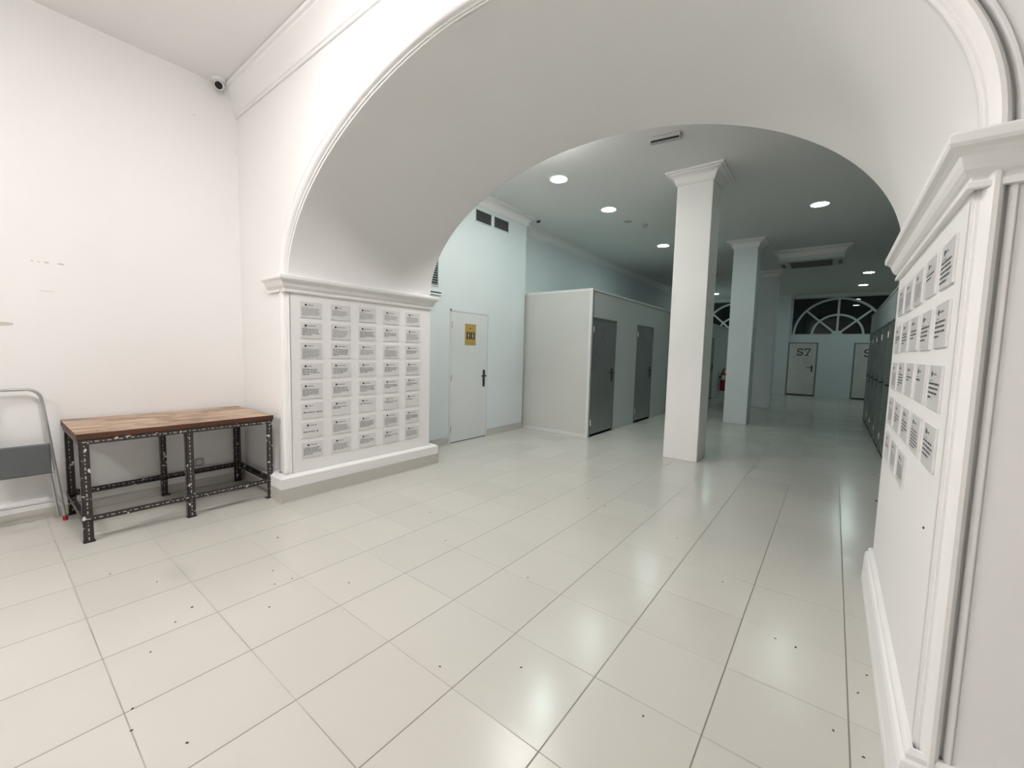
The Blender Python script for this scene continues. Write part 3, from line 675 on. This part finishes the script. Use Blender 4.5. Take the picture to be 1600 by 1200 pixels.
# ------------------------------------------------------------------ review cards on both jambs
def text_mesh(name, body, size, bold=False):
    cu = bpy.data.curves.new(name, 'FONT'); cu.body = body; cu.size = size; cu.offset = .0006 if bold else 0
    cu.resolution_u = 2
    ob = bpy.data.objects.new(name, cu); COL.objects.link(ob)
    me = bpy.data.meshes.new_from_object(ob.evaluated_get(bpy.context.evaluated_depsgraph_get()))
    bpy.data.objects.remove(ob, do_unlink=True); return me
CW, CH, CT = .212, .152, .007
ORD = ['top', 'second', 'third', 'fourth', 'fifth', 'sixth', 'seventh', 'bottom']
def card(side, y0, ztop, lines, size, label, dot=.26, head=.4, group='', special=None, light=False):
    """side 'L' faces +X, 'R' faces -X. y0 = the edge at the reader's left. lines = list of width fractions"""
    s = 1 if side == 'L' else -1
    xw = JL if side == 'L' else JR
    e = empty('review_card', (xw, y0, ztop)); e.rotation_euler = (random.uniform(-.006, .006), 0, 0)
    tag(e, label, 'wall card', group)
    Y = lambda a: a*s                      # reader's right = +Y on left jamb, -Y on right jamb
    def pl(bm, a0, a1, z0, z1, d=CT+.0006):
        bm.faces.new([bm.verts.new((s*d, Y(a), z)) for a, z in ((a0, z0), (a1, z0), (a1, z1), (a0, z1))])
    y_a, y_b = sorted((0, Y(CW)))
    x_a, x_b = sorted((0, s*CT))
    put('panel', B(x_a, x_b, y_a, y_b, -CH, 0), PLATE, e, bevel=.0015)
    bm = bmesh.new(); cyl(bm, (s*CT, Y(CW*dot), -.030), (s, 0, 0), .0102 if not special == 'big' else .0115, .0006, 14); put('round_logo', bm, INKG if light else BLACK, e)
    bm = bmesh.new(); random_gap = random.Random(hash(label) % 1000)
    a = CW*dot+.016; pl(bm, a, a+CW*head, -.034, -.027)
    if size > .007: pl(bm, .02, .02+CW*.28, -.054, -.051)
    put('heading', bm, INKG, e)
    if special and special != 'big':
        me = text_mesh('card_text', special, .021, True)
        o = bpy.data.objects.new('printed_text', me); me.materials.append(INK); COL.objects.link(o); o.parent = e
        o.location = (s*(CT+.0006), Y(.02), -.098); o.rotation_euler = (PI/2, 0, PI/2*s)
        if special.endswith(' '):
            pass
        return e
    bm = bmesh.new(); z = -.060 if size > .0065 else -.050
    x_off = .016 if size > .0065 else .03
    for ln in lines:
        x = x_off; end = x_off+ln*(CW-2*x_off)
        while x < end-.004:
            wl_ = min(random.uniform(.012, .038), end-x)
            pl(bm, x, x+wl_, z-size*.42, z); x += wl_+size*.35
        z -= size
    put('printed_text', bm, INK if size >= .0105 else INKG, e)
    return e
def nlines(n): return [random.uniform(.82, 1.0) for _ in range(n-1)]+[random.uniform(.3, .7)]
# (number of lines, line pitch) read off the photo, column by column from the front edge inward
LC = [[(9, .0085), (5, .0135), (12, .0075), (4, .0155), (6, .0115), 'Muy atentos y r\u00e1pidos', 'Buen servicio  \u25B2', (5, .0145)],
      [(6, .009), (8, .0095), (6, .012), (4, .015), (5, .013), (2, .014), (9, .0080), (8, .0085)],
      [(8, .0085), (6, .011), (6, .0095), (4, .015), (5, .013), (1, .013), (5, .0135), (4, .0125)],
      [(6, .0095), (4, .012), (11, .0075), (4, .013), (3, .015), (2, .012), (11, .0072), (2, .014)],
      [(7, .0095), (7, .010), (4, .0105), (6, .010), (3, .012), (1, .015), (4, .0145), (9, .0075)]]
CN = ['first column from the front edge', 'second column from the front edge', 'middle column', 'fourth column from the front edge', 'column deepest in the arch']
for c in range(5):
    for r in range(8):
        q = LC[c][r]; sp_ = q if isinstance(q, str) else None; n, pz = (1, .015) if sp_ else q
        look = 'bold one-line' if n == 1 else 'bold two-line' if n == 2 else 'bold' if pz > .0128 else 'finely printed' if pz < .009 else 'plainly printed'
        lab = '%s review card on the left pier, %s row, %s' % (look, ORD[r], CN[c])
        card('L', 1.882+.3055*c+random.uniform(-.003, .003), 1.872-.1935*r+random.uniform(-.003, .003)+.004*(c == 4), nlines(n) if n > 1 else [.8 if c != 4 else .55], pz, lab,
             dot=.30 if c == 0 and r > 5 else .24+random.uniform(-.02, .03), head=random.uniform(.2, .45), group='review cards on the left arch pier', special=sp_ if sp_ else ('big' if c == 0 and r == 1 else None), light=(c, r) in ((3, 2), (3, 5)))
RC = [[(5, .0165), (4, .0165), (4, .016), (4, .016), None], [(2, .016), (4, .016), (1, .02), (6, .013), None], [(8, .0095), (3, .016), (2, .014), (4, .015), (6, .011)],
      [(8, .0095), (4, .015), (5, .014), (3, .015), (7, .010)], [(9, .009), (3, .014), (8, .0095), (8, .009), (2, .014)]]
RN = ['column nearest the front edge', 'second column from the front edge', 'middle column', 'fourth column from the front edge', 'column deepest in the arch']
ORD2 = ['top', 'second', 'third', 'fourth', 'bottom']
for c in range(5):
    for r in range(5):
        q = RC[c][r]
        if not q: continue
        n, pz = q
        look = 'bold one-line' if n == 1 else 'bold two-line' if n == 2 else 'bold' if pz > .0128 else 'finely printed' if pz < .0095 else 'plainly printed'
        lab = '%s review card on the right pier, %s row, %s' % (look, ORD2[r], RN[c])
        # reader's left edge on this side is the deeper edge
        card('R', 1.895+.30*c+CW+random.uniform(-.003, .003), 1.858-.2065*r+random.uniform(-.003, .003), nlines(n) if n > 1 else [.5], pz, lab, dot=.26, head=random.uniform(.15, .35), group='review cards on the right arch pier', special='big' if (c, r) == (1, 2) else None)

# ------------------------------------------------------------------ crumbs on the floor
SPK = [(-3.485, .448, 1), (-3.16, .609, 1), (-2.704, .665, 2), (-2.621, .572, 1), (-3.236, 1.336, 2), (-2.77, 1.109, 1), (-2.585, 1.145, 1), (-2.6, 1.051, 1), (-2.388, .934, 1), (-2.275, 1.346, 1), (-1.768, .405, 1), (-2.106, .314, 1), (-1.985, .291, 1), (-2.445, .437, 1), (-2.752, 2.414, 1), (-2.243, 2.126, 1), (-1.334, 1.239, 1), (-1.043, 1.473, 1), (-1.464, 2.114, 1), (-.509, 1.58, 1), (-1.628, 3.609, 1), (-1.286, 3.742, 1), (-.891, 3.357, 1), (-.469, 2.889, 1), (-.053, 2.464, 2), (-.141, 2.474, 1), (.098, 1.994, 1), (.22, 2.455, 1), (.183, 2.297, 1), (.186, 1.927, 1), (-2.799, 3.365, 1), (-2.095, 4.002, 1), (-1.86, 3.701, 2), (-1.63, 3.606, 2), (-1.63, 3.776, 1), (-1.71, 4.045, 1), (-.224, 7.185, 3), (.493, 6.929, 2), (-.316, 5.682, 1), (-.356, 5.546, 1)]
bm = bmesh.new()
for x, y, s in SPK:
    r = .0032*(1+.55*s); a = random.random()*6
    m = Matrix.Translation((x, y, r*.3)) @ Matrix.Rotation(a, 4, 'Z') @ Matrix.Diagonal((1.3, .8, .35, 1))
    bmesh.ops.create_icosphere(bm, subdivisions=1, radius=r, matrix=m)
tag(put('floor_crumbs', bm, DIRT), 'scattered tiny dark dirt crumbs on the tile floor', 'dirt', kind='stuff')
bm = bmesh.new(); tube(bm, [(.44, 5.64, .006), (.47, 5.615, .007), (.55, 5.60, .006)], .006, 6); tag(put('cable_end', bm, BLACK, smooth=True), 'short black cable end on the floor beside the right pier', 'cable')
